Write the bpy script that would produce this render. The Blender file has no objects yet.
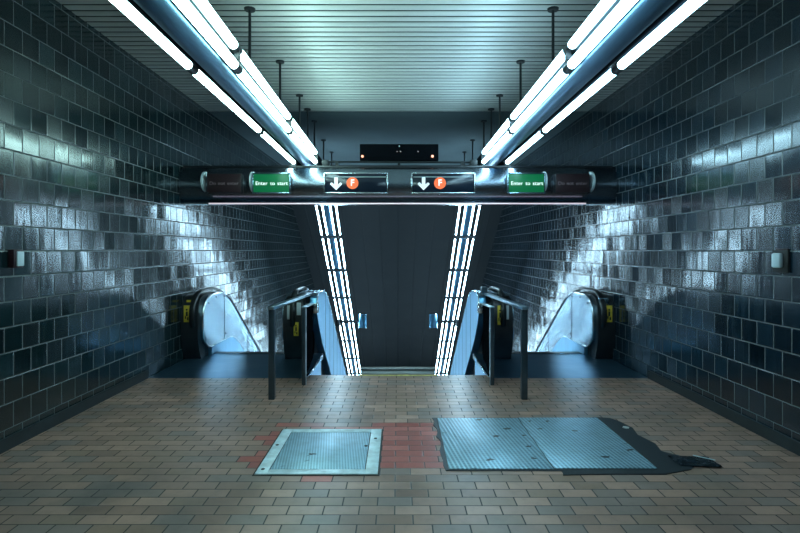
import bpy, bmesh, math, random
from mathutils import Vector, Matrix
random.seed(7)
SC = bpy.context.scene
COL = SC.collection
R = math.radians

# ------------------------------------------------------------------ node helper
class X:
    """a socket with arithmetic"""
    def __init__(s, nt, sock): s.nt, s.s = nt, sock
    def m(s, op, *a):
        n = s.nt.nodes.new('ShaderNodeMath'); n.operation = op
        for i, v in enumerate((s,) + a):
            if isinstance(v, X): s.nt.links.new(v.s, n.inputs[i])
            else: n.inputs[i].default_value = v
        return X(s.nt, n.outputs[0])
    def __add__(s, o): return s.m('ADD', o)
    def __sub__(s, o): return s.m('SUBTRACT', o)
    def __mul__(s, o): return s.m('MULTIPLY', o)
    def __truediv__(s, o): return s.m('DIVIDE', o)
    def floor(s): return s.m('FLOOR')
    def fract(s): return s.m('FRACT')
    def mod(s, o): return s.m('FLOORED_MODULO', o)
    def lt(s, o): return s.m('LESS_THAN', o)
    def gt(s, o): return s.m('GREATER_THAN', o)
    def mx(s, o): return s.m('MAXIMUM', o)
    def mn(s, o): return s.m('MINIMUM', o)
    def pw(s, o): return s.m('POWER', o)
    def inv(s): return (s * -1.0) + 1.0
    def clamp(s): return s.mx(0.0).mn(1.0)
    def smooth(s, a, b):
        n = s.nt.nodes.new('ShaderNodeMapRange'); n.interpolation_type = 'SMOOTHSTEP'
        s.nt.links.new(s.s, n.inputs[0]); n.inputs[1].default_value = a; n.inputs[2].default_value = b
        return X(s.nt, n.outputs[0])

class Mat:
    def __init__(s, name):
        s.mat = bpy.data.materials.new(name); s.mat.use_nodes = True
        s.nt = s.mat.node_tree
        s.b = s.nt.nodes['Principled BSDF']
    def node(s, t): return s.nt.nodes.new(t)
    def pos(s):
        g = s.node('ShaderNodeNewGeometry'); p = s.node('ShaderNodeSeparateXYZ')
        s.nt.links.new(g.outputs['Position'], p.inputs[0])
        return [X(s.nt, o) for o in p.outputs]
    def comb(s, *a):
        c = s.node('ShaderNodeCombineXYZ')
        for i, v in enumerate(a):
            if isinstance(v, X): s.nt.links.new(v.s, c.inputs[i])
            else: c.inputs[i].default_value = v
        return X(s.nt, c.outputs[0])
    def white(s, vec):
        n = s.node('ShaderNodeTexWhiteNoise'); n.noise_dimensions = '3D'
        s.nt.links.new(vec.s, n.inputs['Vector'])
        p = s.node('ShaderNodeSeparateColor'); s.nt.links.new(n.outputs['Color'], p.inputs[0])
        return [X(s.nt, o) for o in p.outputs]
    def noise(s, vec, scale, detail=3, rough=0.5):
        n = s.node('ShaderNodeTexNoise'); n.inputs['Scale'].default_value = scale
        n.inputs['Detail'].default_value = detail; n.inputs['Roughness'].default_value = rough
        s.nt.links.new(vec.s, n.inputs['Vector'])
        return X(s.nt, n.outputs[0])
    def mix(s, f, a, b):
        n = s.node('ShaderNodeMix'); n.data_type = 'RGBA'
        if isinstance(f, X): s.nt.links.new(f.s, n.inputs[0])
        else: n.inputs[0].default_value = f
        for v, i in ((a, 6), (b, 7)):
            if isinstance(v, X): s.nt.links.new(v.s, n.inputs[i])
            else: n.inputs[i].default_value = (*v, 1)
        return X(s.nt, n.outputs[2])
    def set(s, **k):
        names = dict(color='Base Color', rough='Roughness', metal='Metallic', spec='Specular IOR Level',
                     normal='Normal', emit='Emission Color', power='Emission Strength', coat='Coat Weight',
                     coat_rough='Coat Roughness', ior='IOR', trans='Transmission Weight', alpha='Alpha', aniso='Anisotropic')
        for n, v in k.items():
            i = s.b.inputs[names[n]]
            if isinstance(v, X): s.nt.links.new(v.s, i)
            elif isinstance(v, tuple): i.default_value = (*v, 1)
            else: i.default_value = v
        return s
    def bump(s, h, strength=0.3, dist=0.01):
        n = s.node('ShaderNodeBump'); n.inputs['Strength'].default_value = strength
        n.inputs['Distance'].default_value = dist
        s.nt.links.new(h.s, n.inputs['Height'])
        return X(s.nt, n.outputs[0])

def simple(name, color, rough=.5, metal=0.0, var=0.0, scale=8, stretch=(1, 1, 1), **k):
    M = Mat(name); M.set(color=color, rough=rough, metal=metal, **k)
    if var:
        x, y, z = M.pos()
        n = M.noise(M.comb(x * stretch[0], y * stretch[1], z * stretch[2]), scale, 4, .6)
        dark = tuple(c * (1 - var) for c in color); lite = tuple(min(1, c * (1 + var * .6)) for c in color)
        M.set(color=M.mix(n.smooth(.3, .7), dark, lite), rough=(n * .2) + (rough - .1))
    return M.mat

def emit(name, color, power, base=(.8, .8, .8)):
    return Mat(name).set(color=base, rough=.3, emit=color, power=power).mat

# ------------------------------------------------------------------ materials
def tile_material(name, tint, seed):
    M = Mat(name)
    x, y, z = M.pos()
    v = (z - 1.592) / .2045
    row = v.floor(); fv = v - row
    u = (y - 4.253) / .2075 + (row.mod(2.0) * .5)
    col = u.floor(); fu = u - col
    r1, r2, r3 = M.white(M.comb(col, row, seed))
    q1, q2, q3 = M.white(M.comb(col, row, seed + 11.3))
    edge_u = fu.mn(fu.inv()); edge_v = fv.mn(fv.inv())
    edge = edge_u.mn(edge_v)
    grout = edge.lt(.019)
    streak = M.noise(M.comb(y * 24.0, z * 1.6, r1 * 9.0), 1.0, 2, .5)
    blot = M.noise(M.comb(y * 5.0, z * 5.0, r2 * 20.0), 1.0, 4, .6)
    c_a = tuple(.007 * t for t in tint); c_b = tuple(.024 * t for t in tint)
    tile = M.mix((r1.pw(1.4) * .8) + (blot * .25), c_a, c_b)
    M.set(color=M.mix(grout, tile, tuple(.085 * t for t in (1, 1.1, 1.1))))
    rough = (q1.pw(2.0) * .12) + (streak * .07) + .10
    n = M.node('ShaderNodeMix'); n.data_type = 'FLOAT'
    M.nt.links.new(grout.s, n.inputs[0]); M.nt.links.new(rough.s, n.inputs[2]); n.inputs[3].default_value = .8
    M.set(rough=X(M.nt, n.outputs[0]), spec=1.0)
    # every tile was set at its own slight angle, and bows a little
    g = M.node('ShaderNodeNewGeometry')
    ty = (r2 - .5) * .045 + ((streak - .5) * .10) + ((fu - .5) * (q3 - .4) * .05)
    tz = (r3 - .5) * .014 + ((blot - .5) * .012) + ((fv - .5) * (q2 - .4) * .012)
    add = M.node('ShaderNodeVectorMath'); add.operation = 'ADD'
    M.nt.links.new(g.outputs['Normal'], add.inputs[0])
    M.nt.links.new(M.comb(0.0, ty, tz).s, add.inputs[1])
    nm = M.node('ShaderNodeVectorMath'); nm.operation = 'NORMALIZE'
    M.nt.links.new(add.outputs[0], nm.inputs[0])
    b = M.node('ShaderNodeBump'); b.inputs['Strength'].default_value = .5; b.inputs['Distance'].default_value = .004
    M.nt.links.new(edge.smooth(.008, .04).s, b.inputs['Height'])
    M.nt.links.new(nm.outputs[0], b.inputs['Normal'])
    M.set(normal=X(M.nt, b.outputs[0]))
    return M.mat

def floor_material():
    M = Mat('brick_paving')
    x, y, z = M.pos()
    v = (y - .013) / .1146
    row = v.floor(); fv = v - row
    u = (x + .02) / .219 + (row.mod(2.0) * .5)
    col = u.floor(); fu = u - col
    cx = (col + .5 - (row.mod(2.0) * .5)) * .219 - .02
    cy = (row + .5) * .1146 + .013
    r1, r2, r3 = M.white(M.comb(col, row, 3.1))
    eu = fu.mn(fu.inv()) * .219; ev = fv.mn(fv.inv()) * .1146
    e = eu.mn(ev)
    joint = e.smooth(.0025, .0055).inv()
    n = M.noise(M.comb(x, y, 0.0), 14.0, 5, .65)
    dirt = M.noise(M.comb(x, y, 4.0), 1.3, 4, .6)
    c = M.mix(r1, (.27, .152, .112), (.46, .262, .195))
    c = M.mix(r2.gt(.80), c, (.26, .178, .148))
    c = M.mix(r3.gt(.86), c, (.31, .185, .13))
    def box(x0, x1, y0, y1):
        return cx.gt(x0) * cx.lt(x1) * cy.gt(y0) * cy.lt(y1)
    red = box(-.16, .40, 3.92, 4.95).mx(box(-1.18, -.95, 3.92, 4.66) * r2.gt(.25)).mx(box(-1.02, .1, 4.72, 4.93) * r1.gt(.35)).mx(box(-.95, -.1, 3.66, 3.79) * r3.gt(.45))
    redc = M.mix(r1, (.34, .078, .06), (.50, .13, .10))
    c = M.mix(red, c, redc)
    c = M.mix((n - .5).clamp() * .9, c, (.04, .038, .036))
    c = M.mix(dirt.smooth(.45, .75) * .45, c, (.055, .053, .051))
    c = M.mix(joint, c, (.010, .011, .013))
    M.set(color=c, rough=(n * .18) + (r1 * .08) + (joint * .4) + .22, spec=1.0)
    M.set(normal=M.bump(e.smooth(.002, .008) + (n * .12) + (r2 * .15), .22, .005))
    return M.mat

def hatch_material(name, fx=31.0, fy=24.0, lo=(.20, .34, .44)):
    M = Mat(name)
    x, y, z = M.pos()
    # raised lugs of tread plate in a staggered diamond pattern
    a = ((x + y * .12) * fx).fract(); b = ((y - x * .18) * fy).fract()
    la = (a - .5).m('ABSOLUTE').smooth(.12, .34); lb = (b - .5).m('ABSOLUTE').smooth(.05, .30)
    lug = la * (lb * .3 + .7)
    n = M.noise(M.comb(x, y, 1.0), 9.0, 4, .6)
    sp = M.node('ShaderNodeTexVoronoi'); sp.inputs['Scale'].default_value = 6.5; sp.inputs['Randomness'].default_value = 1.0
    off = M.noise(M.comb(x, y, 7.0), 18.0, 2, .5)
    M.nt.links.new(M.comb(x * .8 + (off * .09), y + (off * .06), 2.0).s, sp.inputs['Vector'])
    d = X(M.nt, sp.outputs['Distance'])
    stain = d.smooth(.12, .18).inv() * M.noise(M.comb(x, y, 9.0), 2.2, 2, .5).smooth(.36, .42)
    base = M.mix(lug, (.46, .68, .80), lo)
    base = M.mix((n - .45).clamp(), base, (.20, .24, .27))
    M.set(color=M.mix(stain, base, (.035, .045, .055)), metal=.5, rough=(n * .22) + .24)
    M.set(normal=M.bump(lug.inv(), .35, .004))
    return M.mat

def slat_material():
    M = Mat('ceiling_metal'); x, y, z = M.pos()
    n = M.noise(M.comb(x * .6, y * 6.0, 0.0), 1.5, 3, .5)
    M.set(color=M.mix(n.smooth(.3, .7), (.56, .57, .54), (.65, .66, .62)), rough=.42, spec=.4)
    return M.mat

def steel(name, color, rough, seam=0.0, metal=1.0, wav=.08):
    M = Mat(name); x, y, z = M.pos()
    n = M.noise(M.comb(x * 3.0, y * 9.0, z * 1.2), 1.0, 2, .5)
    big = M.noise(M.comb(x, y, z), 2.2, 2, .5)
    M.set(color=M.mix(n.smooth(.3, .7), tuple(c * .9 for c in color), color), metal=metal,
          rough=(n * .06) + (rough - .03), normal=M.bump(big, wav, .12))
    return M.mat

MT = {}
MT['tile_l'] = tile_material('glazed_tile_west', (.42, 1.16, 1.36), 1.0)
MT['tile_r'] = tile_material('glazed_tile_east', (.34, 1.02, 1.66), 5.0)
MT['floor'] = floor_material()
MT['slat'] = slat_material()
MT['gap'] = simple('ceiling_gap', (.015, .02, .02), .8)
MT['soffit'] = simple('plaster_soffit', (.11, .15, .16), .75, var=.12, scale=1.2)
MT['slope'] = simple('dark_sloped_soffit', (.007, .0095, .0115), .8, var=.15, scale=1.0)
MT['base'] = simple('dark_cove_base', (.018, .024, .028), .6, var=.3, scale=6)
MT['steel'] = steel('brushed_steel', (.52, .72, .86), .25, wav=.014)
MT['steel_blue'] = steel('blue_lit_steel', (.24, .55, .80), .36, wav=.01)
MT['steel_bright'] = simple('polished_steel_trim', (.72, .78, .82), .22, 1.0)
MT['beam'] = steel('beam_steel', (.22, .26, .31), .25, wav=.01)
MT['plate'] = steel('landing_steel', (.09, .19, .28), .34, metal=.85)
MT['fixture'] = simple('fixture_steel', (.11, .23, .34), .34, .9, var=.2, scale=5, stretch=(6, .5, 6))
MT['reflector'] = simple('grey_enamel', (.035, .05, .06), .5)
MT['black'] = simple('black_metal', (.016, .019, .023), .38, var=.3, scale=6)
MT['dark'] = simple('dark_panel', (.020, .026, .032), .5, var=.3, scale=3)
MT['rubber'] = simple('black_rubber', (.012, .014, .016), .3)
MT['rod'] = simple('black_rod', (.012, .015, .018), .5)
MT['matte'] = simple('matte_black', (.005, .006, .008), .9, spec=0.0)
MT['matte_grey'] = simple('matte_grey', (.022, .028, .032), .9, spec=0.0)
MT['pale_trim'] = simple('pale_painted_trim', (.40, .48, .46), .6)
MT['collar'] = simple('pale_enamel', (.62, .72, .76), .3)
MT['yellow'] = simple('yellow_paint', (.78, .55, .05), .5, var=.15, scale=20)
MT['yellow_worn'] = simple('worn_yellow_paint', (.62, .50, .18), .6, var=.35, scale=14)
MT['ink'] = simple('black_ink', (.015, .015, .015), .6)
MT['white_sticker'] = simple('white_sticker', (.55, .6, .62), .5)
MT['post'] = simple('dark_steel_post', (.07, .10, .125), .34, .7, var=.2, scale=5)
MT['rail'] = simple('steel_rail', (.42, .55, .64), .28, 1.0)
MT['tread'] = simple('escalator_tread', (.05, .06, .07), .4, .6)
MT['stair'] = simple('stair_concrete', (.13, .13, .13), .8, var=.3, scale=5)
MT['hatch'] = hatch_material('ribbed_plate')
MT['hatch_small'] = hatch_material('tread_plate', 47.0, 34.0, (.26, .43, .53))
MT['hatch_frame'] = simple('worn_steel_frame', (.66, .78, .82), .4, .15, var=.22, scale=12)
MT['asphalt'] = simple('asphalt_fill', (.020, .026, .031), .45, var=.5, scale=30)
MT['film'] = simple('wet_plastic_film', (.03, .045, .06), .25, var=.4, scale=20)
MT['paper'] = simple('white_paper', (.6, .62, .62), .7)
MT['button'] = simple('pale_plastic', (.50, .60, .65), .3)
MT['maroon'] = simple('dark_maroon_plastic', (.028, .010, .014), .4)
MT['sign_black'] = simple('sign_enamel', (.010, .016, .028), .16)
MT['sign_maroon'] = simple('unlit_sign_face', (.035, .018, .022), .3)
MT['text_dim'] = simple('dim_lettering', (.26, .17, .19), .5)
MT['green'] = emit('green_backlit_face', (.004, .28, .09), .33, (.01, .1, .04))
MT['text_lit'] = emit('lit_lettering', (.75, 1, .88), 1.0)
MT['arrow'] = emit('lit_arrow', (.75, .88, 1.0), .62)
MT['orange'] = emit('lit_orange_disc', (1.0, .16, .035), .75, (.5, .1, .03))
MT['letter'] = emit('lit_letter', (1.0, .82, .75), .85)
MT['strip'] = emit('pale_light_strip', (.95, .72, .86), .62)
MT['led'] = emit('orange_indicator', (1.0, .28, .08), 1.6)
MT['led_dim'] = emit('dim_red_indicator', (.5, .06, .04), .35)
MT['tube_l'] = emit('fluorescent_tube_west', (.56, .96, .93), 19.0)
MT['tube_r'] = emit('fluorescent_tube_east', (.46, .82, 1.0), 19.0)
MT['tube_d'] = emit('fluorescent_tube_cool', (.50, .80, 1.0), 34.0)
MT['tube_far'] = emit('fill_tube_lower', (.75, .95, 1.0), 16.0)  # glow of the hidden lamp added over the lower landing

# ------------------------------------------------------------------ mesh helper
class MB:
    def __init__(s): s.bm = bmesh.new()
    def box(s, x0, x1, y0, y1, z0, z1, bev=0.0):
        t = bmesh.new()
        bmesh.ops.create_cube(t, size=1)
        for v in t.verts:
            v.co = Vector(((x0 + x1) / 2 + v.co.x * (x1 - x0), (y0 + y1) / 2 + v.co.y * (y1 - y0), (z0 + z1) / 2 + v.co.z * (z1 - z0)))
        if bev: bmesh.ops.bevel(t, geom=t.edges[:], offset=bev, segments=2, affect='EDGES', profile=.5)
        s.join(t); return s
    def join(s, t):
        me = bpy.data.meshes.new('t'); t.to_mesh(me); t.free(); s.bm.from_mesh(me); bpy.data.meshes.remove(me)
    def bar(s, a, b, w, h, bev=0.0):
        """a rectangular bar from a to b: w across, h upright"""
        a, b = Vector(a), Vector(b); d = b - a; L = d.length
        t = bmesh.new(); bmesh.ops.create_cube(t, size=1)
        for v in t.verts: v.co = Vector((v.co.x * w, v.co.y * L, v.co.z * h))
        if bev: bmesh.ops.bevel(t, geom=t.edges[:], offset=bev, segments=2, affect='EDGES', profile=.5)
        yv = d.normalized(); up = Vector((0, 0, 1)) if abs(yv.z) < .95 else Vector((0, 1, 0))
        xv = yv.cross(up).normalized(); zv = xv.cross(yv)
        mt = Matrix((xv, yv, zv)).transposed().to_4x4(); mt.translation = (a + b) / 2
        bmesh.ops.transform(t, matrix=mt, verts=t.verts[:]); s.join(t); return s
    def cyl(s, a, b, r, seg=12, r2=None, caps=True):
        a, b = Vector(a), Vector(b); d = b - a
        t = bmesh.new()
        bmesh.ops.create_cone(t, cap_ends=caps, segments=seg, radius1=r, radius2=r if r2 is None else r2, depth=d.length)
        mt = d.to_track_quat('Z', 'Y').to_matrix().to_4x4(); mt.translation = (a + b) / 2
        bmesh.ops.transform(t, matrix=mt, verts=t.verts[:]); s.join(t); return s
    def prism(s, pts, x0, x1):
        """extrude a (y, z) outline along x"""
        bm = s.bm
        A = [bm.verts.new((x0, p[0], p[1])) for p in pts]; B = [bm.verts.new((x1, p[0], p[1])) for p in pts]
        n = len(pts)
        bm.faces.new(A); bm.faces.new(B[::-1])
        for i in range(n): bm.faces.new((A[i], B[i], B[(i + 1) % n], A[(i + 1) % n]))
        return s
    def ribbon(s, top, bot, x0, x1):
        """solid between two matching (y, z) polylines, extruded along x"""
        bm = s.bm; n = len(top)
        V = [[bm.verts.new((x, p[0], p[1])) for p in L] for L in (top, bot) for x in (x0, x1)]
        T0, T1, B0, B1 = V
        for i in range(n - 1):
            bm.faces.new((T0[i], T0[i + 1], T1[i + 1], T1[i])); bm.faces.new((B0[i], B1[i], B1[i + 1], B0[i + 1]))
            bm.faces.new((T0[i], B0[i], B0[i + 1], T0[i + 1])); bm.faces.new((T1[i], T1[i + 1], B1[i + 1], B1[i]))
        bm.faces.new((T0[0], T1[0], B1[0], B0[0])); bm.faces.new((T0[-1], B0[-1], B1[-1], T1[-1]))
        return s
    def sweep(s, path, prof):
        """sweep an (x, n) profile along a path of (x, y, z) lying in a yz plane"""
        bm = s.bm; rings = []
        for i, p in enumerate(path):
            p = Vector(p)
            a = Vector(path[max(i - 1, 0)]); b = Vector(path[min(i + 1, len(path) - 1)])
            t = (b - a).normalized(); nrm = Vector((1, 0, 0)).cross(t)
            rings.append([bm.verts.new(p + Vector((q[0], 0, 0)) + nrm * q[1]) for q in prof])
        n = len(prof)
        for i in range(len(rings) - 1):
            for j in range(n):
                bm.faces.new((rings[i][j], rings[i][(j + 1) % n], rings[i + 1][(j + 1) % n], rings[i + 1][j]))
        bm.faces.new(rings[0][::-1]); bm.faces.new(rings[-1])
        return s
    def poly(s, pts, z0, z1):
        bm = s.bm
        A = [bm.verts.new((p[0], p[1], z1)) for p in pts]; B = [bm.verts.new((p[0], p[1], z0)) for p in pts]
        n = len(pts); bm.faces.new(A); bm.faces.new(B[::-1])
        for i in range(n): bm.faces.new((A[i], B[i], B[(i + 1) % n], A[(i + 1) % n]))
        return s
    def build(s, name, mat, parent=None, org=None, smooth=40, mats=None):
        bm = s.bm
        bmesh.ops.recalc_face_normals(bm, faces=bm.faces[:])
        o0 = Vector(org) if org is not None else (parent_org(parent) if parent else Vector((0, 0, 0)))
        for v in bm.verts: v.co -= o0
        me = bpy.data.meshes.new(name)
        for f in bm.faces: f.smooth = True
        bm.to_mesh(me); bm.free()
        me.set_sharp_from_angle(angle=R(smooth))
        for m in (mats or [mat]): me.materials.append(MT[m] if isinstance(m, str) else m)
        o = bpy.data.objects.new(name, me); COL.objects.link(o)
        if parent: o.parent = parent
        else: o.location = o0
        o['_o'] = tuple(o0)
        return o

def parent_org(p): return Vector(p['_o'])

def tag(o, label, cat, group=None):
    o['label'] = label; o['category'] = cat
    if group: o['group'] = group
    return o
def thing(name, loc, label, cat, group=None):
    o = bpy.data.objects.new(name, None); o.empty_display_size = .1; COL.objects.link(o)
    o.location = loc; o['_o'] = tuple(loc)
    return tag(o, label, cat, group)
def struct(o): o['kind'] = 'structure'; return o

def text_mesh(body, size, mat, name, parent, loc, spacing=1.0, thick=.003, weight=0.0):
    """upright lettering facing the camera side (-y), centred on loc"""
    c = bpy.data.curves.new('lettering', 'FONT'); c.body = body; c.size = size; c.align_x = 'CENTER'; c.align_y = 'CENTER'
    c.extrude = thick; c.space_character = spacing; c.offset = weight
    t = bpy.data.objects.new('lettering_source', c); COL.objects.link(t)
    bpy.context.view_layer.update()
    me = bpy.data.meshes.new_from_object(t.evaluated_get(bpy.context.evaluated_depsgraph_get()))
    bpy.data.objects.remove(t); bpy.data.curves.remove(c)
    me.transform(Matrix.Rotation(R(90), 4, 'X')); me.transform(Matrix.Translation(Vector(loc) - parent_org(parent)))
    me.materials.clear(); me.materials.append(MT[mat]); me.name = name
    o = bpy.data.objects.new(name, me); COL.objects.link(o); o.parent = parent; o['_o'] = parent['_o']
    return o

# ------------------------------------------------------------------ measures
W = 3.14          # half width of the passage
CEIL = 3.89
T = .65           # pitch of the escalators
def z_top(y):     # top of the balustrades
    y0, h = 8.853, .40
    if y < y0 - h: return .95
    if y > y0 + h: return .95 - T * (y - y0)
    s = y - (y0 - h); return .95 - T * s * s / (4 * h)
def ys(a, b, n): return [a + (b - a) * i / n for i in range(n + 1)]
YEND = 20.0

# ------------------------------------------------------------------ the setting
struct(MB().poly([(-W, -3), (W, -3), (W, 6.66), (1.15, 6.66), (1.15, 6.82), (-1.15, 6.82), (-1.15, 6.66), (-W, 6.66)], -.25, 0).build('floor', 'floor'))
struct(MB().box(-W - .25, -W, -3, 34, -10, CEIL + .1).build('wall_left', 'tile_l'))
struct(MB().box(W, W + .25, -3, 34, -10, CEIL + .1).build('wall_right', 'tile_r'))
struct(MB().box(-W - .25, W + .25, 30, 30.25, -10, 2).build('wall_end', 'dark'))
for side, sx in (('left', -1), ('right', 1)):
    struct(MB().prism([(0, 0), (0, 0)][:0] or [(-3, 0), (6.66, 0), (6.66, .1), (-3, .1)], sx * W, sx * (W - .025)).build('baseboard_' + side, 'base'))
# slatted metal ceiling: broad slats with a dark reveal between
mb = MB(); bm = mb.bm
y = -3.0
while y < 8.8:
    mb.box(-W, W, y, y + .097, CEIL, CEIL + .03, .005); y += .125
mb.box(-W, W, -3, 8.8, CEIL + .04, CEIL + .1)
o = struct(mb.build('ceiling', 'slat', mats=['slat', 'gap']))
for p in o.data.polygons:
    if p.center.z > CEIL + .008: p.material_index = 1
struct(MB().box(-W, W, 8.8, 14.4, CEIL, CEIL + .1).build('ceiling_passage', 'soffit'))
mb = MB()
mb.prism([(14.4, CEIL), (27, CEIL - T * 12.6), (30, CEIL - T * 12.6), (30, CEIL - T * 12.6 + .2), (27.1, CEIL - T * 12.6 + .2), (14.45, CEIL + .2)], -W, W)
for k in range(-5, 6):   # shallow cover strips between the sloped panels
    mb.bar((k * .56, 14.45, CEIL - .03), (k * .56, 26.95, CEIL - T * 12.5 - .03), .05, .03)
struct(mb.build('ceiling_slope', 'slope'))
struct(MB().box(-W, W, 20, 30, -9, -8.56).build('floor_landing', 'stair'))
# steps between the escalators
pts = []; ny = 6.82; nz = 0.0; k = 0
pts.append((6.60, -.02)); 
while nz > -8.5:
    pts.append((ny, nz - .02 if k == 0 else nz)); nz -= .169; pts.append((ny, nz)); ny += .26; k += 1
pts += [(ny, nz), (ny, nz - .4), (6.60, -.45)]
struct(MB().prism(pts, -1.13, 1.13).build('staircase', 'stair'))
struct(MB().box(-.5, .5, 6.775, 6.828, -.03, .006, .003).build('trim_1', 'yellow_worn'))
struct(MB().box(-2.2, 2.2, 29.7, 29.98, -5.05, -4.92, .02).build('trim_2', 'pale_trim'))
struct(MB().box(-2.2, 2.2, 29.7, 29.98, -5.30, -5.15, .02).build('trim_3', 'pale_trim'))
for xx in (0.0,):  # hidden lamp added to brighten the pale trims on the end wall
    t = thing('landing_fill_light', (xx, 28.2, CEIL - T * 12.6), 'unseen tube lamp added to light the trims at the foot of the stairs', 'light')
    MB().box(xx - 2.0, xx + 2.0, 28.12, 28.28, CEIL - T * 12.6 - .08, CEIL - T * 12.6, .01).build('housing', 'fixture', t)
    MB().cyl((xx - 1.95, 28.2, CEIL - T * 12.6 - .11), (xx + 1.95, 28.2, CEIL - T * 12.6 - .11), .03).build('tube', 'tube_far', t)

# ------------------------------------------------------------------ upper light runs
def half_round(w, top, drop, n=14):
    """cross-section (x, z): flat top, rounded belly"""
    p = [(-w, top)]
    for i in range(n + 1):
        a = math.pi + math.pi * i / n
        p.append((w * math.cos(a), drop * math.sin(a)))
    p.append((w, top))
    return p
def upper_light(s, x0, slope, tube, ow, label):
    t = thing('overhead_light', (x0, 0, 3.0), label, 'light', 'tube light runs over the passage')
    O = Vector((x0, 0, 3.0))
    def P(x, y, z): return O + Vector((x, y, z))
    mb = MB(); pr = half_round(.125, .06, .085); Y0, Y1 = 2.0, 10.5
    A = [mb.bm.verts.new(P(q[0], Y0, q[1])) for q in pr]; B = [mb.bm.verts.new(P(q[0], Y1, q[1])) for q in pr]
    mb.bm.faces.new(A); mb.bm.faces.new(B[::-1])
    for i in range(len(pr)): mb.bm.faces.new((A[i], B[i], B[(i + 1) % len(pr)], A[(i + 1) % len(pr)]))
    body = mb.build('channel', 'fixture', t, mats=['fixture', 'matte'])
    for p in body.data.polygons:
        if p.normal.x * s > .12: p.material_index = 1  # outer side of the belly blackened; its shade is put into the colour
    # seams where lengths of channel meet
    mb = MB()
    mb.box(*[O.x - .115, O.x + .115], Y0, Y1, 3.06, 3.085, .004)
    mb.build('channel_lid', 'fixture', body)
    mb = MB()   # unseen wing added to keep outer tube light off ceiling and upper wall
    a, b = sorted((O.x + s * .09, O.x + s * (ow + .085)))
    mb.box(a, b, Y0, Y1, 3.0 - .012, 3.0 + .004, .002)
    mb.build('shade_wing', 'matte', t)
    mb = MB()   # dark reflector facing the middle; raised to keep tube light off the outer ceiling
    xa, xb = sorted((O.x - s * .13, O.x - s * .155))
    mb.box(xa, xb, Y0, Y1, 3.0 - .04, 3.0 + .175, .004)
    mb.build('reflector', 'matte_grey', t)
    edges = [1.85, 3.95, 6.05, 8.24]
    for a, b in zip(edges[:-1], edges[1:]):
        for (tx, tz) in ((-s * .188, -.045), (-s * .185, .10), (s * ow, -.05)):
            MB().cyl(P(tx, a + .05, tz), P(tx, b - .05, tz), .033, 14).build('tube', tube, t)
    for e in edges:
        for outer in (0, 1):
            m = MB(); side = 1 if outer else -1
            tubes = ((s * ow, -.05),) if outer else ((-s * .188, -.045), (-s * .185, .10))
            for (tx, tz) in tubes:
                m.cyl(P(tx, e - .06, tz), P(tx, e + .06, tz), .037, 12)
            if outer: m.bar(P(s * ow, e, -.035), P(s * .10, e, -.02), .06, .03)
            else:
                m.bar(P(-s * .20, e, .09), P(-s * .20, e, -.05), .035, .03); m.bar(P(-s * .21, e, .02), P(-s * .10, e, .02), .05, .03)
            m.build('lamp_holder', 'black', t)
    for yy in (2.25, 3.66, 5.06, 6.47, 7.88, 8.66, 9.46):
        m = MB().cyl(P(0, yy, .08), P(0, yy, CEIL - 3.0), .014, 8)
        m.cyl(P(0, yy, CEIL - 3.0 - .02), P(0, yy, CEIL - 3.0), .05, 12, .055)
        m.build('hanger_rod', 'rod', t)
    t.rotation_euler = (0, 0, -slope)
    return t
upper_light(-1, -1.32, -.017, 'tube_l', .145, 'long suspended fluorescent light run hung beside the left wall')
upper_light(1, 1.412, .0116, 'tube_r', .175, 'long suspended fluorescent light run hung beside the right wall')

# ------------------------------------------------------------------ sloped light runs over the stairs
def zs(y): return 1.6 + .95 - T * (y - 11.3)
def sloped_light(s, label):
    xc = s * 1.53
    def F(y): return s * .009 * (y - 11.7)
    t = thing('sloped_light', (xc, 10.8, zs(10.8)), label, 'light', 'sloped tube light runs above the stairs')
    MB().bar((xc + F(10.8), 10.8, zs(10.8) + .06), (xc + F(26.3), 26.3, zs(26.3) + .06), .10, .10, .012).build('channel', 'fixture', t)
    edge = [11.05 + 1.25 * k for k in range(13)]
    for a, b in zip(edge[:-1], edge[1:]):
        for dx in (-.21, -.085, .085, .21):
            MB().cyl((xc + F(a) + dx, a + .085, zs(a + .085)), (xc + F(b) + dx, b - .085, zs(b - .085)), .0155, 12).build('tube', 'tube_d', t)
    for e in edge:
        MB().bar((xc + F(e) - .25, e, zs(e)), (xc + F(e) + .25, e, zs(e)), .13, .05).build('lamp_holder', 'black', t)
    for yy in (11.1, 12.45):
        m = MB().cyl((xc + s * .02, yy, zs(yy) + .1), (xc + s * .02, yy, CEIL), .014, 8); m.cyl((xc + s * .02, yy, CEIL - .02), (xc + s * .02, yy, CEIL), .05, 12)
        m.build('hanger_rod', 'rod', t)
    return t
sloped_light(-1, 'row of paired tubes sloping down over the left side of the stairs')
sloped_light(1, 'row of paired tubes sloping down over the right side of the stairs')

def canister(s, label):
    y0 = 15.98; z0 = zs(y0) - .02; x0 = s * 1.06
    t = thing('canister', (x0, y0, z0), label, 'speaker', 'steel canisters on the sloped lights')
    m = MB().cyl((x0, y0, z0 - .2), (x0, y0, z0 + .2), .125, 24); m.build('shell', 'steel_blue', t)
    m = MB().cyl((x0, y0, z0 + .2), (x0, y0, z0 + .215), .132, 24); m.cyl((x0, y0, z0 - .215), (x0, y0, z0 - .2), .132, 24); m.build('rim', 'steel_bright', t)
    MB().bar((x0, y0 + .07, z0 - .06), (s * 1.82, y0 + .07, z0 - .06), .05, .05, .01).build('bracket', 'black', t)
    m = MB().cyl((s * 1.80, y0, z0 - .17), (s * 1.80, y0, z0 + .17), .07, 18); m.build('end_box', 'black', t)
canister(-1, 'small steel canister bracketed to the left sloped lights')
canister(1, 'small steel canister bracketed to the right sloped lights')

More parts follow.
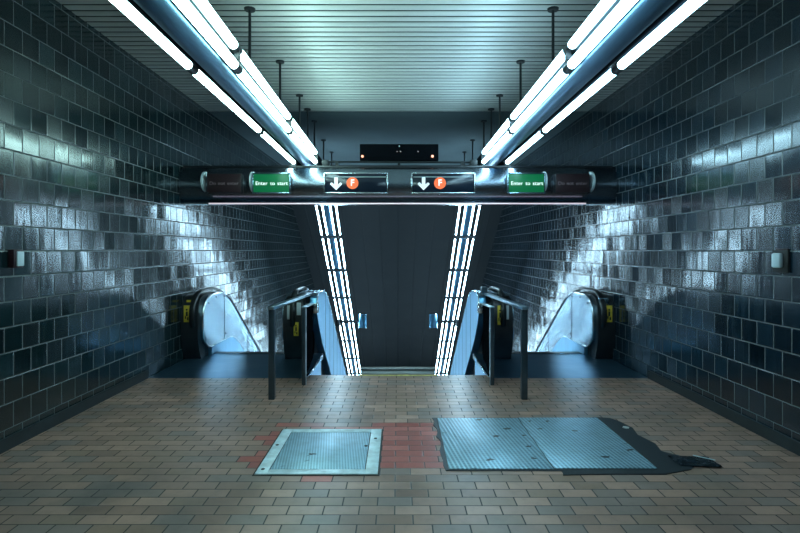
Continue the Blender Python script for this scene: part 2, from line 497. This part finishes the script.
# ------------------------------------------------------------------ sign beam
t = thing('sign_beam', (0, 7.8, 2.27), 'round fronted steel beam spanning the passage above the escalators', 'beam')
pr = []
for i in range(25):
    a = -math.pi / 2 + math.pi * i / 24
    pr.append((7.80 - .19 * math.cos(a), 2.545 + .255 * math.sin(a)))
pr += [(8.02, 2.80), (8.02, 2.27), (7.80, 2.27)]
MB().prism(pr, -W + .005, W - .005).build('casing', 'beam', t)
MB().box(-2.70, 2.68, 7.60, 7.63, 2.255, 2.272, .003).build('light_strip', 'strip', t)
MB().box(-W + .005, W - .005, 7.78, 8.04, 2.80, 2.83, .006).build('top_plate', 'black', t)
def half_disc(x, r=.145, d=.17):
    p = [(7.62 - d * math.cos(-math.pi / 2 + math.pi * i / 16) + .02, 2.575 + r * math.sin(-math.pi / 2 + math.pi * i / 16)) for i in range(17)]
    p += [(7.70, 2.575 + r), (7.70, 2.575 - r)]
    return MB().prism(p, x - .012, x + .012)
for x in (-2.755, -2.075, 2.085, 2.755):
    half_disc(x).build('collar', 'collar', t)

YF = 7.50; DZ = -.030   # sign faces
def sign(x0, x1, label, group, face, frame=True, z0=2.43, z1=2.71):
    z0 += DZ - .006; z1 += DZ + .006
    g = thing('sign', ((x0 + x1) / 2, YF, z0), label, 'sign', group)
    MB().box(x0 + .012, x1 - .012, YF, 7.72, z0 + .01, z1 - .01, .006).build('housing', 'black', g)
    MB().box(x0 + .02, x1 - .02, YF - .006, YF + .004, z0 + .02, z1 - .02, .002).build('face', face, g)
    if frame:
        m = MB(); w = .016
        m.box(x0, x1, YF - .012, YF + .03, z0, z0 + w, .003); m.box(x0, x1, YF - .012, YF + .03, z1 - w, z1, .003)
        m.box(x0, x0 + w, YF - .012, YF + .03, z0, z1, .003); m.box(x1 - w, x1, YF - .012, YF + .03, z0, z1, .003)
        m.build('frame', frame if isinstance(frame, str) else 'steel_bright', g)
    return g
def route(x0, x1, label):
    g = sign(x0, x1, label, 'route signs on the beam', 'sign_black')
    zc = 2.565 + DZ; ax = x0 + .175
    # a down arrow: stem and two barbs
    m = MB(); yy = YF - .010
    out = [(-.024, .085), (.024, .085), (.024, -.018), (.062, .018), (.086, -.008), (0, -.094), (-.086, -.008), (-.062, .018), (-.024, -.018)]
    A = [m.bm.verts.new((ax + p[0], yy, zc + p[1])) for p in out]; B = [m.bm.verts.new((ax + p[0], yy + .006, zc + p[1])) for p in out]
    m.bm.faces.new(A); m.bm.faces.new(B[::-1])
    for i in range(len(out)): m.bm.faces.new((A[i], B[i], B[(i + 1) % len(out)], A[(i + 1) % len(out)]))
    m.build('arrow', 'arrow', g)
    bx = x0 + .405
    d = MB().cyl((bx, YF - .002, zc + .005), (bx, YF - .012, zc + .005), .083, 40).build('route_disc', 'orange', g)
    text_mesh('F', .125, 'letter', 'route_letter', d, (bx, YF - .014, zc + .006), weight=.002)
    MB().box(x0 + .03, x1 - .03, YF - .010, YF, 2.652 + DZ, 2.660 + DZ).build('stripe', 'button', g)
route(-1.045, -.14, 'black down arrow sign with orange F disc, left of centre on the beam')
route(.185, 1.085, 'black down arrow sign with orange F disc, right of centre on the beam')
for x0, x1, side in ((-2.05, -1.515, 'left'), (1.54, 2.07, 'right')):
    g = sign(x0, x1, 'lit green Enter to start sign on the %s end of the beam' % side, 'green signs on the beam', 'green', 'steel')
    for word, dx in (('Enter', -.136), ('to', .020), ('start', .160)): text_mesh(word, .074, 'text_lit', 'lettering', g, ((x0 + x1) / 2 + dx, YF - .009, 2.565 + DZ), 1.05)
for x0, x1, side in ((-2.70, -2.19, 'left'), (2.20, 2.71, 'right')):
    g = sign(x0, x1, 'unlit dark red Do not enter sign at the far %s of the beam' % side, 'dark red signs on the beam', 'sign_maroon', False)
    for word, dx in (('Do', -.160), ('not', -.036), ('enter', .124)): text_mesh(word, .070, 'text_dim', 'lettering', g, ((x0 + x1) / 2 + dx, YF - .009, 2.565 + DZ), 1.05)

# conduit above the beam
t = thing('conduit', (0, 7.9, 2.83), 'thin dark conduit running along the top of the sign beam', 'pipe')
MB().cyl((-1.05, 7.86, 2.90), (1.10, 7.86, 2.89), .014, 8).build('pipe', 'rod', t)
for x in (-.9, .95):
    MB().box(x - .02, x + .02, 7.84, 7.88, 2.83, 2.905).build('bracket', 'rod', t)
for x in (-1.06, 1.11):
    MB().box(x - .05, x + .05, 7.80, 7.92, 2.83, 2.92, .008).build('junction_box', 'rod', t)

# message display
t = thing('message_display', (.015, 7.95, 2.83), 'dark message display with two orange dots standing above the middle of the beam', 'display')
MB().box(-.565, .60, 7.90, 8.06, 2.925, 3.17, .008).build('housing', 'matte', t)
MB().box(-.52, .555, 7.892, 7.90, 2.965, 3.15, .003).build('screen', 'matte', t)
for x in (-.525, .51):
    MB().cyl((x, 7.895, 2.985), (x, 7.878, 2.985), .019, 16).build('indicator_light', 'led', t)
MB().cyl((.02, 7.895, 3.135), (.02, 7.882, 3.135), .010, 12).build('sensor', 'button', t)
for x in (-.02, .03, .29):
    MB().box(x, x + .014, 7.886, 7.893, 3.05, 3.062).build('pixel', 'led_dim', t)
MB().box(-.004, .034, 7.95, 7.99, 2.83, 2.93, .004).build('support', 'rod', t)

# ------------------------------------------------------------------ escalators
def oval(y0, y1, z0, z1, n=12):
    """front half of a rounded panel end, from top round to bottom"""
    zc, r = (z0 + z1) / 2, (z1 - z0) / 2
    return [(y1 - (y1 - y0) * abs(math.sin(a)) ** .8, zc + r * (1 if math.cos(a) > 0 else -1) * abs(math.cos(a)) ** .75) for a in [math.pi * i / n for i in range(n + 1)]]
HR = [(-.042, -.012), (-.036, .012), (-.018, .022), (.018, .022), (.036, .012), (.042, -.012), (.030, -.02), (-.030, -.02)]
def z_low(y):
    y0, h = 9.25, .30
    if y < y0 - h: return .13
    if y > y0 + h: return .13 - T * (y - y0)
    s = y - (y0 - h); return .13 - T * s * s / (4 * h)
def z_step(y): return 0 if y < 8.5 else -T * (y - 8.5)

def handrail_path(x, off):
    p = []
    # newel loop from the inlet up over the front, then along the slope
    zc, r = .95 + off - .33, .33
    for i in range(15):
        a = math.pi * (1.0 - i / 14 * 1.0) + math.pi / 2
        p.append((x, 8.02 + (.36 * math.cos(a)), zc + r * math.sin(a)))
    for y in ys(8.1, 9.4, 14): p.append((x, y, z_top(y) + off))
    p.append((x, YEND, z_top(YEND) + off))
    return p

def warning_sticker(x0, x1, y, z0, z1, parent, tilt=0):
    st = MB().box(x0, x1, y - .006, y, z0, z1, .001).build('warning_sticker', 'yellow', parent)
    m = MB(); xc = (x0 + x1) / 2; w = (x1 - x0); h = z1 - z0
    m.cyl((xc, y - .007, z0 + h * .74), (xc, y - .009, z0 + h * .74), w * .16, 12)
    m.box(xc - w * .14, xc + w * .16, y - .009, y - .006, z0 + h * .36, z0 + h * .64)
    m.box(xc - w * .3, xc - w * .12, y - .009, y - .006, z0 + h * .2, z0 + h * .36); m.box(xc + w * .05, xc + w * .28, y - .009, y - .006, z0 + h * .12, z0 + h * .3)
    m.build('pictogram', 'ink', st)
    return st

def escalator(s, label):
    root = thing('escalator', (s * 2.2, 8.0, 0), label, 'escalator', 'escalators going down')
    def xx(a, b): return tuple(sorted((s * a, s * b)))
    # landing
    m = MB().box(*xx(1.16, W - .01), 6.66, 8.26, -.08, 0.0)
    lp = m.build('landing_plate', 'plate', root)
    m = MB().box(*xx(1.14, 1.16), 6.82, 7.9, -1.3, -.004); m.build('landing_fascia', 'steel_blue', lp)
    m = MB().box(*xx(1.135, 1.165), 6.70, 7.75, -.012, .006, .002); m.build('edge_strip', 'steel_bright', lp)
    m = MB().box(*xx(1.68, 2.83), 8.2, 8.34, -.05, .012, .004)
    for k in range(40): m.box(*xx(1.70 + k * .028, 1.712 + k * .028), 8.33, 8.38, -.02, .006)
    m.build('comb_plate', 'black', root)
    m = MB().box(*xx(1.70, W - .32), 8.17, 8.2, 0.0, .008); m.build('floor_seam', 'steel_bright', lp)
    # steps
    m = MB().box(*xx(1.70, 2.81), 8.385, 8.785, -.44, -.22, .006)
    for k in range(36): m.box(*xx(1.71 + k * .0305, 1.722 + k * .0305), 8.395, 8.775, -.222, -.212)
    st = m.build('step', 'tread', root)
    for k in range(1, 27):
        c = st.copy(); COL.objects.link(c); c.parent = root; c.location = (0, .4 * k, -.26 * k)
    # ---- balustrade against the wall
    Y = ys(8.0, 9.7, 24) + [12, 14, 16, 18, YEND]
    core = MB().ribbon([(y, z_top(y) - .03) for y in Y], [(y, z_low(y) - 1.1) for y in Y], *xx(2.89, W - .012)).build('wall_balustrade', 'dark', root)
    ov = oval(7.78, 8.22, .13, .92)
    top = [(y, z_top(y) - .03) for y in ys(8.3, 9.7, 20)] + [(YEND, z_top(YEND) - .03)]
    low = [(YEND, z_low(YEND))] + [(y, z_low(y)) for y in ys(9.8, 8.3, 20)]
    MB().prism(ov[::-1] + top + low, *xx(2.85, 2.892)).build('inner_panel', 'steel', core)
    rim = [(s * 2.847, p[0], p[1]) for p in ov[::-1]] + [(s * 2.847, p[0], p[1]) for p in top]
    circ = [(.014 * math.cos(2 * math.pi * i / 8), .014 * math.sin(2 * math.pi * i / 8)) for i in range(8)]
    MB().sweep(rim, circ).build('edge_trim', 'steel_bright', core)
    rim2 = [(s * 2.847, p[0], p[1]) for p in low[::-1]]
    MB().sweep(rim2, [(a * .6, b * .6) for a, b in circ]).build('lower_trim', 'steel_bright', core)
    m = MB().box(*xx(2.845, 2.852), 8.752, 8.760, .12, .89); m.box(*xx(2.845, 2.852), 10.1, 10.108, z_low(10.1), z_top(10.1) - .04)
    m.build('panel_seam', 'black', core)
    m = MB()
    for (py, pz) in ((8.02, .80), (8.36, .86), (8.72, .84), (8.82, .22)): m.cyl((s * 2.852, py, pz), (s * 2.842, py, pz), .016, 12)
    m.build('bolt', 'black', core)
    # skirt below the panel
    MB().prism([(8.12, 0.0), (8.12, .12)] + [(y, z_low(y) - .005) for y in ys(8.3, 9.9, 12)] + [(YEND, z_low(YEND)), (YEND, z_step(YEND) - .3)] + [(8.5, -.3)], *xx(2.835, 2.888)).build('skirt', 'steel_blue', core)
    # black newel box with the stickers
    nb = MB().prism([(7.84, 0), (7.76, .14), (7.70, .34), (7.70, .62), (7.74, .80), (7.82, .90), (7.95, .935), (8.5, .935), (8.5, 0)], *xx(2.893, W - .004)).build('newel', 'black', core)
    warning_sticker(*xx(3.0, 3.09), 7.695, .56, .80, nb)
    if s < 0: MB().box(*xx(2.97, 3.08), 7.765, 7.79, .84, .87, .002).build('upper_sticker', 'yellow', nb)
    else: MB().box(*xx(2.92, 3.06), 7.735, 7.77, .80, .90, .008).build('control_plate', 'steel', nb)
    MB().sweep(handrail_path(s * 2.965, .035), HR).build('handrail', 'rubber', root)
    # ---- balustrade beside the stairs
    core2 = MB().ribbon([(y, z_top(y) - .04) for y in Y], [(y, -T * (y - 6.82) - 1.2) for y in Y], *xx(1.295, 1.655)).build('stair_balustrade', 'dark', root)
    low2 = [(7.86, .66), (8.0, .49), (8.35, .17), (9.47, -.60), (YEND, -.60 - .67 * (YEND - 9.47))]
    top2 = [(7.86, .80), (7.89, .88), (7.95, .93)] + [(y, z_top(y)) for y in ys(8.05, 9.4, 18)] + [(YEND, z_top(YEND))]
    cl = MB().prism(top2 + low2[::-1], *xx(1.19, 1.30)).build('cladding', 'steel_blue', core2)
    m = MB()
    k = 8.75
    while k < YEND:
        zt = z_top(k); zb = -.60 - .67 * (k - 9.47) if k > 9.47 else .17 - .6875 * (k - 8.35)
        m.box(*xx(1.187, 1.192), k, k + .006, zb + .01, zt - .02); k += .55
    m.build('panel_seam', 'black', cl)
    MB().sweep([(s * 1.195, p[0], p[1]) for p in top2], [(a * .8, b * .8) for a, b in circ]).build('edge_trim', 'steel_bright', cl)
    # steel head and cap on the newel
    MB().box(*xx(1.185, 1.39), 7.845, 7.99, .66, .82, .012).build('newel_head', 'steel_bright', core2)
    MB().ribbon([(y, z_top(y) + .012) for y in ys(7.88, 9.4, 16)] + [(YEND, z_top(YEND) + .012)], [(y, z_top(y) - .03) for y in ys(7.88, 9.4, 16)] + [(YEND, z_top(YEND) - .03)], *xx(1.20, 1.66)).build('deck', 'steel', core2)
    ov2 = oval(7.78, 8.22, .13, .92)
    MB().prism(ov2[::-1] + top + low, *xx(1.655, 1.69)).build('inner_panel', 'steel', core2)
    MB().prism([(8.12, 0.0), (8.12, .12)] + [(y, z_low(y) - .005) for y in ys(8.3, 9.9, 12)] + [(YEND, z_low(YEND)), (YEND, z_step(YEND) - .3)] + [(8.5, -.3)], *xx(1.657, 1.70)).build('skirt', 'steel_blue', core2)
    nb = MB().prism([(7.84, 0), (7.76, .14), (7.70, .34), (7.70, .62), (7.74, .78), (7.82, .87), (7.95, .91), (8.4, .91), (8.4, 0)], *xx(1.39, 1.66)).build('newel', 'black', core2)
    MB().prism([(7.88, 0), (7.86, .66), (8.3, .66), (8.3, 0)], *xx(1.295, 1.392)).build('newel_base', 'black', core2)
    MB().box(*xx(1.545, 1.60), 7.684, 7.70, .60, .80, .003).build('notice_sticker', 'white_sticker', nb)
    warning_sticker(*xx(1.435, 1.505), 7.694, .36 if s < 0 else .52, .56 if s < 0 else .80, nb)
    if s > 0: MB().box(*xx(1.24, 1.33), 7.93, 8.05, .96, 1.05, .012).build('call_box', 'post', core2)
    else: MB().box(*xx(1.40, 1.46), 7.684, 7.70, .66, .84, .003).build('instruction_sticker', 'white_sticker', nb)
    MB().sweep(handrail_path(s * 1.52, .05), HR).build('handrail', 'rubber', root)
    return root
escalator(-1, 'descending steel escalator along the left tiled wall')
escalator(1, 'descending steel escalator along the right tiled wall')

# ------------------------------------------------------------------ guard rails at the heads of the escalators
def guard(s, label):
    root = thing('guard_rail', (s * 1.35, 5.72, 0), label, 'railing', 'guard rails beside the escalators')
    MB().box(*sorted((s * 1.32, s * 1.385)), 5.69, 5.755, 0, .965, .006).build('post', 'post', root)
    MB().box(*sorted((s * 1.095, s * 1.137)), 6.30, 6.342, 0, .92, .005).build('post', 'post', root)
    MB().bar((s * 1.352, 5.66, .982), (s * 1.31, 7.86, .95), .075, .035, .006).build('top_rail', 'rail', root)
    MB().bar((s * 1.115, 6.30, .925), (s * 1.255, 7.84, .81), .045, .022, .004).build('side_rail', 'rail', root)
    m = MB()
    a, b = (s * 1.128, 6.34), (s * 1.262, 7.845); th = .012
    pts = [(a[0] - th, a[1]), (a[0] + th, a[1]), (b[0] + th, b[1]), (b[0] - th, b[1])]
    bm = m.bm
    zz = [(.02, .91), (.02, .91), (.02, .80), (.02, .80)]
    L = [bm.verts.new((p[0], p[1], z[0])) for p, z in zip(pts, zz)]; U = [bm.verts.new((p[0], p[1], z[1])) for p, z in zip(pts, zz)]
    bm.faces.new(L[::-1]); bm.faces.new(U)
    for i in range(4): bm.faces.new((L[i], L[(i + 1) % 4], U[(i + 1) % 4], U[i]))
    m.build('infill_panel', 'matte', root)
    MB().bar((s * 1.088, 6.31, .0), (s * 1.088, 6.31, .92), .006, .02).build('edge_strip', 'rail', root)
guard(-1, 'dark steel guard rail beside the left escalator')
guard(1, 'dark steel guard rail beside the right escalator')

# ------------------------------------------------------------------ floor hatches
t = thing('floor_hatch', (-.58, 4.26, 0), 'small square access hatch with wide pale frame set in the brick floor', 'hatch')
m = MB(); x0, x1, y0, y1 = -1.02, -.145, 3.79, 4.74
m.box(x0, -.935, y0, y1, -.02, .010, .002); m.box(-.235, x1, y0, y1, -.02, .010, .002); m.box(-.935, -.235, y0, 3.87, -.02, .010, .002); m.box(-.935, -.235, 4.66, y1, -.02, .010, .002)
m.build('frame', 'hatch_frame', t)
m = MB(); g = .014
m.box(x0 - g, x1 + g, y0 - g, y1 + g, -.02, .003); m.build('joint', 'ink', t)
MB().box(-.928, -.242, 3.877, 4.653, -.02, .009, .002).build('tread_plate', 'hatch_small', t)
m = MB()
for (px, py) in ((-.985, 4.35), (-.26, 4.33), (-.19, 4.5), (-.98, 3.87)): m.cyl((px, py, .006), (px, py, .0125), .014, 10)
m.build('lift_hole', 'ink', t)

t = thing('floor_plate', (1.12, 4.46, 0), 'large worn steel cover of two ribbed plates stained with dark spots', 'hatch')
x0, x1, y0, y1 = .36, 1.89, 3.88, 5.05
MB().box(x0 + .012, 1.132, y0, y1, -.02, .011, .003).build('ribbed_plate', 'hatch', t)
MB().box(1.140, x1, y0 + .01, y1 + .01, -.02, .011, .003).build('ribbed_plate', 'hatch', t)
m = MB()
rng = random.Random(3); edge = []
for k in range(13): edge.append((x0 - .005 - rng.random() * .035, y0 - .02 + k * (y1 - y0 + .04) / 12))
edge += [(x1 + .01, y1 + .03), (x1 + .01, y0 - .03)]
m.poly(edge[::-1], -.02, .005).build('mastic_joint', 'asphalt', t)
pt = [(1.86, 5.09), (2.02, 5.06), (2.06, 4.95), (2.10, 4.78), (2.08, 4.60), (2.12, 4.40), (2.10, 4.22), (2.18, 4.14), (2.22, 3.98), (2.12, 3.88), (1.9, 3.80), (1.5, 3.79), (1.18, 3.79), (1.2, 3.86), (1.88, 3.86)]
tag(MB().poly([(p[0] + rng.uniform(-.012, .012), p[1] + rng.uniform(-.012, .012)) for p in pt], -.02, .006).build('asphalt_patch', 'asphalt', org=(2.0, 4.3, 0)), 'dark asphalt patch along the right edge of the large steel floor cover', 'patch')
# crumpled film lying at the corner
m = MB(); bm = m.bm; rng = random.Random(5); N = 9; grid = []
for i in range(N):
    row = []
    for j in range(6):
        a, b = i / (N - 1), j / 5
        edge_f = min(a, 1 - a, b, 1 - b) * 4
        row.append(bm.verts.new((2.08 + a * .30 + rng.uniform(-.01, .01), 3.93 + b * .20 - a * .03 + rng.uniform(-.01, .01), .012 + min(1, edge_f) * rng.uniform(.0, .022))))
    grid.append(row)
for i in range(N - 1):
    for j in range(5): bm.faces.new((grid[i][j], grid[i + 1][j], grid[i + 1][j + 1], grid[i][j + 1]))
bmesh.ops.solidify(bm, geom=bm.faces[:], thickness=.004)
tag(m.build('plastic_film', 'film', org=(2.2, 4.0, 0)), 'crumpled wet plastic film lying at the corner of the asphalt patch', 'litter')
m = MB(); m.bar((2.25, 4.07, .034), (2.38, 4.0, .024), .010, .005); tag(m.build('litter_strip', 'hatch_frame', org=(2.3, 4.0, 0)), 'thin pale strip of litter lying on the plastic film', 'litter')
m = MB(); m.bar((2.02, 4.79, .010), (2.06, 4.76, .012), .03, .012, .002); tag(m.build('paper_scrap', 'paper', org=(2.04, 4.78, 0)), 'tiny white paper scrap on the edge of the asphalt patch', 'litter')

# ------------------------------------------------------------------ call buttons on the side walls
t = thing('call_button', (-W, 4.37, 1.46), 'pale square button in a dark red surround on the left wall', 'switch', 'wall buttons')
MB().box(-W, -W + .05, 4.29, 4.40, 1.455, 1.605, .004).build('surround', 'maroon', t)
MB().box(-W + .048, -W + .062, 4.318, 4.395, 1.468, 1.588, .006).build('button', 'button', t)
t = thing('call_button', (W, 4.36, 1.43), 'pale rounded button on a black plate on the right wall', 'switch', 'wall buttons')
MB().box(W - .02, W, 4.27, 4.445, 1.415, 1.60, .003).build('back_plate', 'ink', t)
MB().box(W - .055, W - .018, 4.315, 4.415, 1.455, 1.575, .014).build('button', 'button', t)
MB().box(W - .022, W - .002, 4.27, 4.40, 1.598, 1.612, .002).build('top_strip', 'maroon', t)

for o in bpy.data.objects:
    if '_o' in o: del o['_o']

# ------------------------------------------------------------------ world, camera, view
w = bpy.data.worlds.new('World'); SC.world = w; w.use_nodes = True
w.node_tree.nodes['Background'].inputs[0].default_value = (.30, .50, .62, 1); w.node_tree.nodes['Background'].inputs[1].default_value = .05
cd = bpy.data.cameras.new('Camera'); cam = bpy.data.objects.new('Camera', cd); COL.objects.link(cam)
cam.location = (0, 0, 1.6); cam.rotation_euler = (R(90), 0, 0)
cd.sensor_width = 36; cd.lens = 24; cd.shift_x = 2 / 800; cd.shift_y = -16.5 / 800; cd.clip_start = .05; cd.clip_end = 200
SC.camera = cam
SC.view_settings.view_transform = 'Standard'; SC.view_settings.look = 'None'
SC.view_settings.exposure = 0.0; SC.view_settings.gamma = 1.0; SC.view_settings.use_curve_mapping = False
SC.cycles.use_denoising = True
SC.cycles.max_bounces = 6; SC.cycles.diffuse_bounces = 4; SC.cycles.glossy_bounces = 4
SC.cycles.sample_clamp_indirect = 8.0
